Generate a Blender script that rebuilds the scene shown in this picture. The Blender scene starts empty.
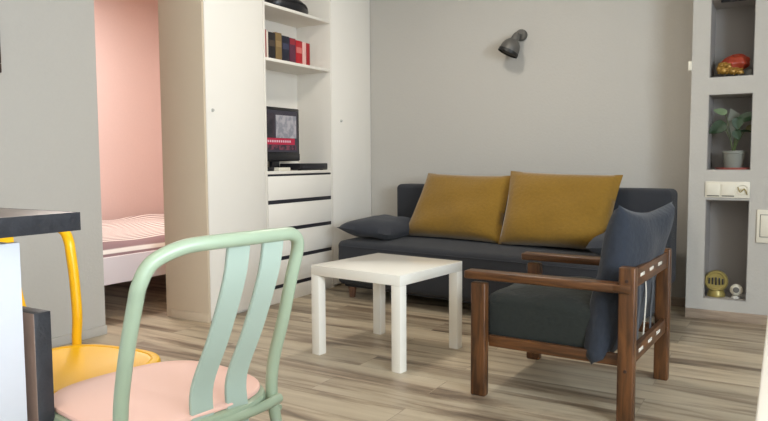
import bpy, bmesh, math, random
from mathutils import Vector, Matrix
from math import pi, sin, cos, radians
random.seed(7)
V = Vector
C = bpy.context.scene.collection
SC = bpy.context.scene

# ------------------------------------------------------------------ materials
def srgb(r, g, b):
    f = lambda c: (c/255/12.92) if c/255 <= .04045 else ((c/255+.055)/1.055)**2.4
    return (f(r), f(g), f(b), 1)

def mat(name, col, rough=.5, bump=0, scale=40, var=0, metal=0, spec=.5, sheen=0, coat=0, stretch=(1, 1, 1), emit=None, estr=0):
    m = bpy.data.materials.new(name); m.use_nodes = True
    nt = m.node_tree; b = nt.nodes['Principled BSDF']
    b.inputs['Base Color'].default_value = col
    b.inputs['Roughness'].default_value = rough
    b.inputs['Metallic'].default_value = metal
    b.inputs['Specular IOR Level'].default_value = spec
    if sheen: b.inputs['Sheen Weight'].default_value = sheen
    if coat: b.inputs['Coat Weight'].default_value = coat
    if emit:
        b.inputs['Emission Color'].default_value = emit; b.inputs['Emission Strength'].default_value = estr
    if bump or var:
        tc = nt.nodes.new('ShaderNodeTexCoord'); mp = nt.nodes.new('ShaderNodeMapping')
        mp.inputs['Scale'].default_value = stretch
        nz = nt.nodes.new('ShaderNodeTexNoise'); nz.inputs['Scale'].default_value = scale; nz.inputs['Detail'].default_value = 5
        nt.links.new(tc.outputs['Object'], mp.inputs['Vector']); nt.links.new(mp.outputs['Vector'], nz.inputs['Vector'])
        if bump:
            bp = nt.nodes.new('ShaderNodeBump'); bp.inputs['Strength'].default_value = bump; bp.inputs['Distance'].default_value = .01
            nt.links.new(nz.outputs['Fac'], bp.inputs['Height']); nt.links.new(bp.outputs['Normal'], b.inputs['Normal'])
        if var:
            mx = nt.nodes.new('ShaderNodeMixRGB'); mx.inputs['Fac'].default_value = 1
            mx.inputs['Color1'].default_value = tuple(c*(1-var) for c in col[:3])+(1,)
            mx.inputs['Color2'].default_value = tuple(min(1, c*(1+var)) for c in col[:3])+(1,)
            nt.links.new(nz.outputs['Fac'], mx.inputs['Fac']); nt.links.new(mx.outputs['Color'], b.inputs['Base Color'])
    return m

def wood_mat(name, c1, c2, rough, axis, scale=6):
    m = bpy.data.materials.new(name); m.use_nodes = True
    nt = m.node_tree; b = nt.nodes['Principled BSDF']; b.inputs['Roughness'].default_value = rough
    tc = nt.nodes.new('ShaderNodeTexCoord'); mp = nt.nodes.new('ShaderNodeMapping')
    s = [9, 9, 9]; s[axis] = .9
    mp.inputs['Scale'].default_value = s
    nz = nt.nodes.new('ShaderNodeTexNoise'); nz.inputs['Scale'].default_value = scale; nz.inputs['Detail'].default_value = 8
    nz.inputs['Distortion'].default_value = .6
    cr = nt.nodes.new('ShaderNodeValToRGB')
    cr.color_ramp.elements[0].position = .35; cr.color_ramp.elements[0].color = c1
    cr.color_ramp.elements[1].position = .68; cr.color_ramp.elements[1].color = c2
    L = nt.links.new
    L(tc.outputs['Object'], mp.inputs['Vector']); L(mp.outputs['Vector'], nz.inputs['Vector'])
    L(nz.outputs['Fac'], cr.inputs['Fac']); L(cr.outputs['Color'], b.inputs['Base Color'])
    return m

def floor_mat():
    m = bpy.data.materials.new('laminate_floor'); m.use_nodes = True
    nt = m.node_tree; b = nt.nodes['Principled BSDF']; L = nt.links.new
    N = nt.nodes.new
    tc = N('ShaderNodeTexCoord')
    br = N('ShaderNodeTexBrick')
    br.inputs['Scale'].default_value = 1; br.inputs['Brick Width'].default_value = 1.25; br.inputs['Row Height'].default_value = .19
    br.inputs['Mortar Size'].default_value = .0016; br.inputs['Mortar Smooth'].default_value = .3; br.offset = .37
    br.inputs['Color1'].default_value = (0, 0, 0, 1); br.inputs['Color2'].default_value = (1, 1, 1, 1); br.inputs['Mortar'].default_value = (.5, .5, .5, 1)
    L(tc.outputs['Object'], br.inputs['Vector'])
    # per-plank offset of the grain
    sep = N('ShaderNodeSeparateXYZ'); L(tc.outputs['Object'], sep.inputs[0])
    rowf = N('ShaderNodeMath'); rowf.operation = 'DIVIDE'; rowf.inputs[1].default_value = .19; L(sep.outputs['Y'], rowf.inputs[0])
    rfl = N('ShaderNodeMath'); rfl.operation = 'FLOOR'; L(rowf.outputs[0], rfl.inputs[0])
    wn = N('ShaderNodeTexWhiteNoise'); wn.noise_dimensions = '1D'; L(rfl.outputs[0], wn.inputs['W'])
    mul = N('ShaderNodeVectorMath'); mul.operation = 'SCALE'; mul.inputs['Scale'].default_value = 17
    L(wn.outputs['Color'], mul.inputs[0])
    bm_ = N('ShaderNodeVectorMath'); bm_.operation = 'SCALE'; bm_.inputs['Scale'].default_value = 9; L(br.outputs['Color'], bm_.inputs[0])
    add = N('ShaderNodeVectorMath'); add.operation = 'ADD'; L(tc.outputs['Object'], add.inputs[0]); L(mul.outputs[0], add.inputs[1])
    add2 = N('ShaderNodeVectorMath'); add2.operation = 'ADD'; L(add.outputs[0], add2.inputs[0]); L(bm_.outputs[0], add2.inputs[1])
    mp = N('ShaderNodeMapping'); mp.inputs['Scale'].default_value = (.55, 6.5, 1); L(add2.outputs[0], mp.inputs['Vector'])
    nz = N('ShaderNodeTexNoise'); nz.inputs['Scale'].default_value = 1.5; nz.inputs['Detail'].default_value = 9; nz.inputs['Roughness'].default_value = .62; nz.inputs['Distortion'].default_value = .5
    L(mp.outputs['Vector'], nz.inputs['Vector'])
    cr = N('ShaderNodeValToRGB'); e = cr.color_ramp.elements
    e[0].position = .34; e[0].color = srgb(116, 99, 82)
    e[1].position = .75; e[1].color = srgb(216, 203, 178)
    x = e.new(.44); x.color = srgb(162, 144, 122)
    x = e.new(.52); x.color = srgb(194, 178, 153)
    L(nz.outputs['Fac'], cr.inputs['Fac'])
    # plank to plank tone
    mt = N('ShaderNodeMixRGB'); mt.blend_type = 'MULTIPLY'; mt.inputs['Fac'].default_value = .22
    L(cr.outputs['Color'], mt.inputs['Color1']); L(wn.outputs['Value'], mt.inputs['Color2'])
    # seams
    mo = N('ShaderNodeMixRGB'); mo.blend_type = 'MIX'; mo.inputs['Color2'].default_value = srgb(110, 92, 80)
    sm = N('ShaderNodeMath'); sm.operation = 'MULTIPLY'; sm.inputs[1].default_value = .35; L(br.outputs['Fac'], sm.inputs[0])
    L(sm.outputs[0], mo.inputs['Fac']); L(mt.outputs['Color'], mo.inputs['Color1'])
    L(mo.outputs['Color'], b.inputs['Base Color'])
    b.inputs['Roughness'].default_value = .38; b.inputs['Specular IOR Level'].default_value = .5
    return m

def stripe_mat():
    m = bpy.data.materials.new('striped_bedding'); m.use_nodes = True
    nt = m.node_tree; b = nt.nodes['Principled BSDF']; L = nt.links.new
    tc = nt.nodes.new('ShaderNodeTexCoord'); sp_ = nt.nodes.new('ShaderNodeSeparateXYZ'); L(tc.outputs['Object'], sp_.inputs[0])
    def mth(op, a, v):
        n = nt.nodes.new('ShaderNodeMath'); n.operation = op; L(a, n.inputs[0])
        if isinstance(v, (int, float)): n.inputs[1].default_value = v
        elif v is not None: L(v, n.inputs[1])
        return n.outputs[0]
    ph = mth('ADD', mth('MULTIPLY', sp_.outputs['X'], 2*pi/.085), mth('MULTIPLY', sp_.outputs['Z'], 2*pi/.034))
    ph = mth('ADD', ph, mth('MULTIPLY', sp_.outputs['Y'], .6))
    fa = mth('ADD', mth('MULTIPLY', mth('SINE', ph, None), .5), .5)
    cr = nt.nodes.new('ShaderNodeValToRGB'); cr.color_ramp.elements[0].position = .3; cr.color_ramp.elements[0].color = srgb(150, 122, 124)
    cr.color_ramp.elements[1].position = .6; cr.color_ramp.elements[1].color = srgb(240, 232, 224)
    L(fa, cr.inputs['Fac']); L(cr.outputs['Color'], b.inputs['Base Color'])
    b.inputs['Roughness'].default_value = .9
    return m

M = {}
M['wall'] = mat('wall_paint', srgb(187, 183, 176), .85, bump=.12, scale=60, var=.02)
M['stub'] = mat('beige_side_paint', srgb(212, 194, 170), .8, bump=.08, scale=60)
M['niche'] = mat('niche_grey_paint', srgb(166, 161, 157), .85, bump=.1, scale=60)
M['pink'] = mat('pink_wall_paint', srgb(224, 200, 194), .85, bump=.1, scale=50, var=.03)
M['ceil'] = mat('ceiling_paint', srgb(232, 228, 222), .9)
M['floor'] = floor_mat()
M['base'] = wood_mat('laminate_trim', srgb(150, 132, 116), srgb(180, 162, 142), .5, 0)
M['white_cab'] = mat('white_melamine', srgb(238, 233, 224), .4, spec=.4)
M['white_cab_in'] = mat('white_melamine_inside', srgb(232, 226, 216), .5)
M['black'] = mat('black_plastic', srgb(28, 28, 32), .35)
M['dark_strip'] = mat('dark_drawer_grip', srgb(40, 40, 48), .5)
M['white_table'] = mat('white_lacquer', srgb(244, 240, 230), .22, coat=.4)
M['sofa'] = mat('charcoal_fabric', srgb(45, 47, 53), .95, bump=.35, scale=300, var=.12, sheen=.06)
M['bolster'] = mat('slate_fabric', srgb(44, 47, 55), .9, bump=.3, scale=250, var=.1, sheen=.1)
M['mustard'] = mat('mustard_velvet', srgb(130, 96, 10), .85, bump=.25, scale=60, var=.16, sheen=.35)
M['chair_blue'] = mat('blue_grey_velour', srgb(38, 44, 55), .9, bump=.35, scale=45, var=.25, sheen=.12)
M['chair_dark'] = mat('dark_green_grey_velour', srgb(33, 37, 33), .92, bump=.35, scale=45, var=.25, sheen=.06)
M['wood_x'] = wood_mat('brown_wood_lengthwise', srgb(62, 38, 20), srgb(110, 70, 38), .38, 0)
M['wood_y'] = wood_mat('brown_wood_crosswise', srgb(62, 38, 20), srgb(110, 70, 38), .38, 1)
M['wood_z'] = wood_mat('brown_wood_upright', srgb(62, 38, 20), srgb(110, 70, 38), .38, 2)
M['strap'] = mat('off_white_webbing', srgb(214, 208, 196), .9)
M['dark_strap'] = mat('grey_webbing', srgb(80, 82, 86), .9)
M['foot'] = wood_mat('pinkish_wood_foot', srgb(110, 78, 62), srgb(140, 104, 84), .5, 2)
M['mint'] = mat('mint_plastic', srgb(158, 174, 150), .36, spec=.5)
M['mint_dull'] = mat('mint_plastic_slat', srgb(164, 180, 168), .42)
M['pinkseat'] = mat('pale_pink_seat', srgb(240, 196, 182), .5)
M['yellow'] = mat('yellow_plastic', srgb(250, 192, 24), .36)
M['top'] = mat('worktop_surface', srgb(96, 80, 70), .32, bump=.05, scale=90, var=.12)
M['topedge'] = mat('worktop_dark_edge', srgb(46, 47, 52), .5, bump=.35, scale=50, var=.3)
M['slab_brown'] = mat('brown_board_face', srgb(134, 112, 100), .45, bump=.1, scale=30, var=.2)
M['white_paint'] = mat('white_board', srgb(206, 208, 215), .45, bump=.06, scale=8, stretch=(1, .3, 6), var=.015)
M['lamp'] = mat('grey_metal', srgb(98, 96, 92), .42, metal=.3)
M['lamp_in'] = mat('black_lamp_rim', srgb(18, 18, 18), .5)
M['chrome'] = mat('satin_metal', srgb(200, 198, 192), .4, metal=.3)
M['plate'] = mat('ivory_plastic', srgb(226, 220, 204), .35)
M['gold'] = mat('gold_plastic', srgb(160, 144, 84), .35, metal=.35)
M['redorn'] = mat('orange_red_glaze', srgb(150, 52, 28), .35, var=.35, scale=25, bump=.3)
M['goldorn'] = mat('gold_glaze', srgb(150, 112, 46), .35, metal=.4, var=.3, scale=30)
M['cloth'] = mat('grey_cloth', srgb(140, 142, 138), .9, var=.2, scale=30)
M['pot'] = mat('grey_pot', srgb(128, 130, 122), .6)
M['soil'] = mat('potting_soil', srgb(50, 38, 30), 1, bump=.8, scale=80)
M['saucer'] = mat('red_saucer', srgb(170, 92, 84), .5)
M['leaf'] = mat('dark_green_leaf', srgb(36, 60, 36), .45, var=.25, scale=20)
M['leaf_pale'] = mat('pale_green_leaf', srgb(132, 152, 116), .5, var=.2, scale=20)
M['leaf_tan'] = mat('fading_leaf', srgb(140, 136, 96), .6)
M['stem'] = mat('green_stem', srgb(90, 110, 60), .5)
M['card'] = mat('pale_card', srgb(186, 190, 176), .7)
M['bedframe'] = mat('white_bed_frame', srgb(226, 214, 216), .5)
M['bed'] = stripe_mat()
M['dkwood'] = mat('dark_frame_wood', srgb(58, 38, 32), .45)
M['paper'] = mat('picture_paper', srgb(180, 170, 160), .8)
M['alu'] = mat('window_frame_white', srgb(235, 235, 235), .4)
def bookm(n, c): return mat('book_cover_'+n, srgb(*c), .5)
def glass_mat():
    m = bpy.data.materials.new('window_glass'); m.use_nodes = True; nt = m.node_tree
    nt.nodes.clear(); o = nt.nodes.new('ShaderNodeOutputMaterial'); mx = nt.nodes.new('ShaderNodeMixShader')
    t = nt.nodes.new('ShaderNodeBsdfTransparent'); g = nt.nodes.new('ShaderNodeBsdfGlossy'); g.inputs['Roughness'].default_value = .02
    mx.inputs[0].default_value = .06; nt.links.new(t.outputs[0], mx.inputs[1]); nt.links.new(g.outputs[0], mx.inputs[2]); nt.links.new(mx.outputs[0], o.inputs[0])
    return m
M['glass'] = glass_mat()
def screen_mat(name, col, s, col2=None, scale=30):
    m = bpy.data.materials.new(name); m.use_nodes = True; nt = m.node_tree; b = nt.nodes['Principled BSDF']
    b.inputs['Base Color'].default_value = (0.01, .01, .01, 1); b.inputs['Roughness'].default_value = .25
    b.inputs['Emission Color'].default_value = col; b.inputs['Emission Strength'].default_value = s
    if col2:
        tc = nt.nodes.new('ShaderNodeTexCoord'); nz = nt.nodes.new('ShaderNodeTexNoise'); nz.inputs['Scale'].default_value = scale
        cr = nt.nodes.new('ShaderNodeValToRGB'); cr.color_ramp.elements[0].color = col2; cr.color_ramp.elements[1].color = col
        cr.color_ramp.elements[0].position = .42; cr.color_ramp.elements[1].position = .58
        nt.links.new(tc.outputs['Object'], nz.inputs['Vector']); nt.links.new(nz.outputs['Fac'], cr.inputs['Fac']); nt.links.new(cr.outputs['Color'], b.inputs['Emission Color'])
    return m

# ------------------------------------------------------------------ objects
XF = {}      # object -> world matrix of its root
def thing(name, label, cat, loc=(0, 0, 0), rz=0, group=None):
    o = bpy.data.objects.new(name, None); C.objects.link(o); o.empty_display_size = .1
    o.location = loc; o.rotation_euler = (0, 0, rz)
    o['label'] = label; o['category'] = cat
    if group: o['group'] = group
    XF[o] = Matrix.Translation(V(loc)) @ Matrix.Rotation(rz, 4, 'Z')
    return o

def obj(name, bm, m, parent=None, label=None, ang=38, local=False):
    """bm is in world coordinates (or the root's own with local=True)"""
    if parent is not None:
        X = XF[parent]
        if not local: bmesh.ops.transform(bm, matrix=X.inverted(), verts=bm.verts)
    bmesh.ops.recalc_face_normals(bm, faces=bm.faces)
    me = bpy.data.meshes.new(name); bm.to_mesh(me); bm.free()
    for p_ in me.polygons: p_.use_smooth = True
    me.set_sharp_from_angle(angle=radians(ang))
    if isinstance(m, (list, tuple)):
        for k in m: me.materials.append(k)
    else: me.materials.append(m)
    o = bpy.data.objects.new(name, me); C.objects.link(o)
    if parent is not None: o.parent = parent; XF[o] = XF[parent]
    else: XF[o] = Matrix()
    if label: o['label'] = label
    return o

def single(name, bm, m, label, cat, loc, group=None, rz=0, ang=38):
    """a thing that is one mesh, origin at its base"""
    X = Matrix.Translation(V(loc)) @ Matrix.Rotation(rz, 4, 'Z')
    bmesh.ops.transform(bm, matrix=X.inverted(), verts=bm.verts)
    o = obj(name, bm, m, None, ang=ang); o.location = loc; o.rotation_euler = (0, 0, rz); XF[o] = X
    o['label'] = label; o['category'] = cat
    if group: o['group'] = group
    return o

def struct(name, bm, m, label=None, parent=None):
    o = obj(name, bm, m, parent)
    if parent is None:
        o['kind'] = 'structure'
        if label: o['label'] = label
    return o

def B(): return bmesh.new()
def box(bm, x0, x1, y0, y1, z0, z1, bev=0, mtx=None, seg=2, mi=0):
    r = bmesh.ops.create_cube(bm, size=1); vs = r['verts']
    bmesh.ops.transform(bm, matrix=Matrix.Translation(((x0+x1)/2, (y0+y1)/2, (z0+z1)/2)) @ Matrix.Diagonal((abs(x1-x0), abs(y1-y0), abs(z1-z0), 1)), verts=vs)
    fs = set(f for v in vs for f in v.link_faces)
    for f in fs: f.material_index = mi
    if bev:
        es = list(set(e for v in vs for e in v.link_edges))
        r = bmesh.ops.bevel(bm, geom=es, offset=bev, segments=seg, affect='EDGES', profile=.5)
        vs = list(set(v for f in r['faces'] for v in f.verts) | set(v for v in vs if v.is_valid))
    if mtx is not None: bmesh.ops.transform(bm, matrix=mtx, verts=vs)
    return bm

def rotz_about(p, a): return Matrix.Translation(V(p)) @ Matrix.Rotation(a, 4, 'Z') @ Matrix.Translation(-V(p))

def smooth_path(pts, n=6):
    pts = [V(p) for p in pts]; out = []
    for i in range(len(pts)-1):
        p0 = pts[max(i-1, 0)]; p1 = pts[i]; p2 = pts[i+1]; p3 = pts[min(i+2, len(pts)-1)]
        for k in range(n):
            t = k/n
            out.append(.5*((2*p1)+(-p0+p2)*t+(2*p0-5*p1+4*p2-p3)*t*t+(-p0+3*p1-3*p2+p3)*t**3))
    out.append(pts[-1]); return out

def tube(bm, pts, r, seg=12, closed=False, flat=None):
    """r: number, list or (ra, rb) section"""
    pts = [V(p) for p in pts]; n = len(pts); rings = []
    T = []
    for i in range(n):
        a = pts[(i-1) % n] if (closed or i > 0) else pts[i]; b = pts[(i+1) % n] if (closed or i < n-1) else pts[i]
        T.append((b-a).normalized())
    up = V(flat) if flat is not None else (V((0, 0, 1)) if abs(T[0].z) < .9 else V((1, 0, 0)))
    N = (up-T[0]*up.dot(T[0])).normalized()
    for i in range(n):
        if flat is None:
            N = (N-T[i]*N.dot(T[i])).normalized()
        else:
            u = V(flat); N = (u-T[i]*u.dot(T[i])).normalized()
        Bn = T[i].cross(N)
        ri = r[i] if isinstance(r, list) else r
        ra, rb = ri if isinstance(ri, tuple) else (ri, ri)
        rings.append([bm.verts.new(pts[i]+N*ra*cos(2*pi*k/seg)+Bn*rb*sin(2*pi*k/seg)) for k in range(seg)])
    m = n if closed else n-1
    for i in range(m):
        A = rings[i]; D = rings[(i+1) % n]
        for k in range(seg): bm.faces.new((A[k], A[(k+1) % seg], D[(k+1) % seg], D[k]))
    if not closed:
        bm.faces.new(rings[0][::-1]); bm.faces.new(rings[-1])
    return bm

def ribbon(bm, pts, wd, w, t):
    """flat bar swept along pts, width w along direction wd, thickness t"""
    pts = [V(p) for p in pts]; wd = V(wd).normalized(); rings = []
    for i, p in enumerate(pts):
        T = (pts[min(i+1, len(pts)-1)]-pts[max(i-1, 0)]).normalized(); N = T.cross(wd).normalized()
        W_ = w[i] if isinstance(w, list) else w
        q = []
        for a, b in ((-1, -.5), (-.94, -1), (.94, -1), (1, -.5), (1, .5), (.94, 1), (-.94, 1), (-1, .5)):
            q.append(bm.verts.new(p+wd*a*W_/2+N*b*t/2))
        rings.append(q)
    for A, D in zip(rings, rings[1:]):
        for k in range(8): bm.faces.new((A[k], A[(k+1) % 8], D[(k+1) % 8], D[k]))
    bm.faces.new(rings[0][::-1]); bm.faces.new(rings[-1]); return bm

def lathe(bm, prof, mtx=None, seg=24):
    """profile of (r, z) revolved round z"""
    rings = []; vs = []
    for r, z in prof:
        if r < 1e-6: ring = [bm.verts.new((0, 0, z))]
        else: ring = [bm.verts.new((r*cos(2*pi*k/seg), r*sin(2*pi*k/seg), z)) for k in range(seg)]
        rings.append(ring); vs += ring
    for A, D in zip(rings, rings[1:]):
        for k in range(seg):
            k2 = (k+1) % seg
            if len(A) == 1 and len(D) == 1: continue
            if len(A) == 1: bm.faces.new((A[0], D[k2], D[k]))
            elif len(D) == 1: bm.faces.new((A[k], A[k2], D[0]))
            else: bm.faces.new((A[k], A[k2], D[k2], D[k]))
    if mtx is not None: bmesh.ops.transform(bm, matrix=mtx, verts=vs)
    return bm

def cushion(TL, TR, BR, BL, t, n=22, pinch=.05, belly=0, seed=0, lump=.006, pw=.5, dip=0):
    """soft pillow between four corners"""
    bm = B(); rnd = random.Random(seed)
    TL, TR, BR, BL = map(V, (TL, TR, BR, BL)); ph = [rnd.uniform(0, 6) for _ in range(6)]
    nrm = ((TR-TL).cross(BL-TL)).normalized()
    for s in (-1, 1):
        g = []
        for i in range(n+1):
            row = []
            a = -1+2*i/n
            for j in range(n+1):
                b = -1+2*j/n
                aa = a*(1-pinch*(1-b*b)); bb = b*(1-pinch*(1-a*a))
                u = (aa+1)/2; v = (bb+1)/2
                P = (BL*(1-u)+BR*u)*(1-v)+(TL*(1-u)+TR*u)*v
                if dip and b > 0: P = P-(TL-BL).normalized()*dip*(1-a*a)*b*b
                h = max(0, (1-a**4)*(1-b**4))**pw
                h *= 1-.18*b*belly
                l = lump*(sin(3.1*a+ph[0])*sin(2.7*b+ph[1])+.6*sin(6.3*a+4*b+ph[2])+.5*sin(7*b-3*a+ph[3]))*h
                row.append(bm.verts.new(P+nrm*s*(t/2*h)+nrm*l))
            g.append(row)
        for i in range(n):
            for j in range(n):
                q = (g[i][j], g[i+1][j], g[i+1][j+1], g[i][j+1])
                bm.faces.new(q if s > 0 else q[::-1])
    bmesh.ops.remove_doubles(bm, verts=bm.verts, dist=.0006)
    return bm

def superpad(cx, cy, z0, z1, rx, ry, e=3.2, seg=48, rad=.008, dish=0.0):
    """rounded-square pad"""
    bm = B()
    def ring(s, z):
        out = []
        for k in range(seg):
            a = 2*pi*k/seg; c, s_ = cos(a), sin(a)
            out.append(bm.verts.new((cx+(rx*s)*math.copysign(abs(c)**(2/e), c), cy+(ry*s)*math.copysign(abs(s_)**(2/e), s_), z)))
        return out
    k = rad/max(rx, ry)
    R = [ring(1-k, z0), ring(1-.3*k, z0+rad*.3), ring(1, z0+rad), ring(1, z1-rad), ring(1-.3*k, z1-rad*.3), ring(1-k, z1),
         ring(.85, z1-dish*.3), ring(.6, z1-dish*.8), ring(.3, z1-dish)]
    for A, D in zip(R, R[1:]):
        for q in range(seg): bm.faces.new((A[q], A[(q+1) % seg], D[(q+1) % seg], D[q]))
    bm.faces.new(R[0][::-1]); bm.faces.new(R[-1])
    return bm

# ================================================================== SETTING
XW, YB, ZC = -3.28, 4.80, 2.62
bm = B(); box(bm, -5.6, 3.5, -2.4, 5.2, -.05, 0); struct('floor', bm, M['floor'])
bm = B(); box(bm, -5.6, 3.5, -2.4, 5.2, ZC, ZC+.05); struct('ceiling', bm, M['ceil'])
bm = B(); box(bm, XW-.09, XW, -2.3, 2.462, 0, ZC); struct('wall_left', bm, M['wall'])
bm = B(); box(bm, -3.0, 3.05, YB, YB+.1, 0, ZC); struct('wall_back', bm, M['wall'])
bm = B(); box(bm, XW, 3.05, -2.4, -2.3, 0, ZC); struct('wall_front', bm, M['wall'])
# right wall with its window opening
WY0, WY1, WZ0, WZ1, XR = -1.7, 1.1, .85, 2.4, 2.9
bm = B()
box(bm, XR, XR+.15, -2.3, WY0, 0, ZC); box(bm, XR, XR+.15, WY1, 4.479, 0, ZC)
box(bm, XR, XR+.15, WY0, WY1, 0, WZ0); box(bm, XR, XR+.15, WY0, WY1, WZ1, ZC)
struct('wall_right', bm, M['wall'])
def window(name, y0, y1, z0, z1, x):
    bm = B()
    for a, b, c, d in ((y0, y1, z0, z0+.07), (y0, y1, z1-.07, z1)): box(bm, x+.04, x+.1, a, b, c, d, .004)
    for a, b in ((y0, y0+.07), (y1-.07, y1), ((y0+y1)/2-.04, (y0+y1)/2+.04)): box(bm, x+.041, x+.099, a, b, z0+.06, z1-.06, .004)
    w = struct(name, bm, M['alu'])
    bm = B(); box(bm, x+.068, x+.072, y0+.06, y1-.06, z0+.06, z1-.06)
    obj('window_pane', bm, M['glass'], w)
    bm = B(); box(bm, x-.12, x+.04, y0-.05, y1+.05, z0-.03, z0, .006); obj('window_sill', bm, M['alu'], w)
window('window_1', WY0, WY1, WZ0, WZ1, XR)
# bedroom shell
bm = B(); box(bm, -5.6, -5.5, -.1, 5.2, 0, ZC); struct('wall_bedroom_far', bm, M['pink'])
bm = B(); box(bm, -5.5, XW-.09, 5.0, 5.1, 0, ZC); struct('wall_bedroom_back', bm, M['pink'])
bm = B(); box(bm, -5.5, XW-.09, -.2, -.1, 0, ZC); struct('wall_bedroom_front', bm, M['pink'])
bm = B(); box(bm, -3.33, -3.28, 3.03, 5.0, 0, ZC); struct('wall_partition', bm, M['stub'])
# column with three niches
NF, NBK = 4.48, 4.77
def cells(bm, x0, x1, z0, z1, holes, y0, y1):
    hx0, hx1 = holes[0][0], holes[0][1]
    box(bm, x0, hx0, y0, y1, z0, z1); box(bm, hx1, x1, y0, y1, z0, z1)
    zs = z0
    for (_, _, a, b) in holes:
        box(bm, hx0, hx1, y0, y1, zs, a); zs = b
    box(bm, hx0, hx1, y0, y1, zs, z1)
NX0, NX1 = -.41, -.178
holes = [(NX0, NX1, .125, .722), (NX0, NX1, .897, 1.342), (NX0, NX1, 1.44, 1.892)]
bm = B(); cells(bm, -.505, 3.05, 0, ZC, holes, NF, YB-.001)
# grey painted niche linings (thin inner faces)
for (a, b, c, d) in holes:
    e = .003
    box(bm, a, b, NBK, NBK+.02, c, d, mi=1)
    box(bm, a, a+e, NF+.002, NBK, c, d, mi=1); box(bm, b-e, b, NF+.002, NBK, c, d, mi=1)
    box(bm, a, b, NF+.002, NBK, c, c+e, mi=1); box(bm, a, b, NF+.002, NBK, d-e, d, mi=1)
struct('wall_niche', bm, [M['wall'], M['niche']])
# baseboards
bm = B(); box(bm, -.505, 2.899, NF-.016, NF, 0, .058, .003); struct('baseboard_niche', bm, M['base'])
bm = B(); box(bm, -2.94, -.506, YB-.015, YB, 0, .058, .003); struct('baseboard_back', bm, M['base'])
bm = B(); box(bm, XW, XW+.014, -2.2, 2.462, 0, .05, .003); struct('baseboard_left', bm, M['wall'])

# ================================================================== WARDROBES
def lock_knob(door, y, z, x=-2.95):
    bm = B(); lathe(bm, [(0, 0), (.011, 0), (.011, .003), (.008, .005), (.008, .010), (.007, .012), (0, .012)],
                    Matrix.Translation((x, y, z)) @ Matrix.Rotation(pi/2, 4, 'Y'), 16)
    obj('door_knob', bm, M['chrome'], door)
def wardrobe(y0, y1, ky, label):
    t = thing('wardrobe', label, 'wardrobe', (-3.12, (y0+y1)/2, 0), 0, 'white built-in wardrobe run')
    bm = B(); e = .018
    box(bm, -3.27, -2.972, y0, y0+e, 0, 2.58); box(bm, -3.27, -2.972, y1-e, y1, 0, 2.58)
    box(bm, -3.27, -2.972, y0+e, y1-e, 2.56, 2.58); box(bm, -3.27, -2.972, y0+e, y1-e, .06, .08)
    box(bm, -3.27, -3.262, y0+e, y1-e, .08, 2.56); box(bm, -3.0, -2.98, y0+e, y1-e, 0, .06)
    obj('body', bm, M['white_cab'], t)
    bm = B(); box(bm, -2.970, -2.95, y0+.001, y1-.003, .02, 2.575, .0015)
    d = obj('door', bm, M['white_cab'], t)
    lock_knob(d, ky, 1.27)
    return t
w = wardrobe(2.951, 3.473, 3.0, 'tall white wardrobe cabinet nearest the bedroom opening, beige side panel showing')
bm = B(); box(bm, -3.315, -2.953, 2.935, 2.950, 0, 2.58, .001); obj('side_panel', bm, M['stub'], w, 'beige side panel')
bm = B(); box(bm, -3.268, -2.955, 2.927, 2.9345, 0, .05, .001); obj('skirting', bm, M['stub'], w)
wardrobe(4.246, 4.797, 4.361, 'tall white wardrobe cabinet in the corner beside the sofa')

t = thing('shelf_unit', 'white open shelf unit with four drawers between the two wardrobe doors', 'shelf unit', (-3.12, 3.855, 0))
y0, y1, e = 3.474, 4.245, .018
for a, b in ((y0, y0+e), (y1-e, y1)):
    bm = B(); box(bm, -3.27, -2.95, a, b, 0, 2.58, .001); obj('side_panel', bm, M['white_cab_in'], t)
bm = B(); box(bm, -3.27, -3.262, y0+e, y1-e, .06, 2.58); obj('back_panel', bm, M['white_cab_in'], t)
for z, th in ((2.0, .02), (1.645, .02), (.898, .02), (2.58, .018)):
    bm = B(); box(bm, -3.262, -2.951, y0+e, y1-e, z-th, z, .001); obj('shelf', bm, M['white_cab_in'], t)
bm = B(); box(bm, -3.0, -2.953, y0+e, y1-e, 0, .098, .001); obj('plinth', bm, M['white_cab'], t)
gz = [.8775, .690, .499, .302, .112]
for k in range(4):
    zt, zb = gz[k], gz[k+1]
    bm = B(); box(bm, -2.968, -2.95, y0+e+.003, y1-e-.003, zb+.013, zt-.014, .0015)
    d = obj('drawer', bm, M['white_cab'], t)
    bm = B(); box(bm, -3.25, -2.969, y0+e+.012, y1-e-.012, zb+.02, zt-.03); obj('drawer_box', bm, M['white_cab_in'], d)
    bm = B(); box(bm, -2.975, -2.957, y0+e+.001, y1-e-.001, zt-.0135, zt+.0125 if k else zt, .001); obj('drawer_grip', bm, M['dark_strip'], d, 'dark grip strip')
bm = B(); box(bm, -2.975, -2.957, y0+e+.001, y1-e-.001, gz[4]-.012, gz[4]+.0125, .001); obj('recess_strip', bm, M['dark_strip'], t)

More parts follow.
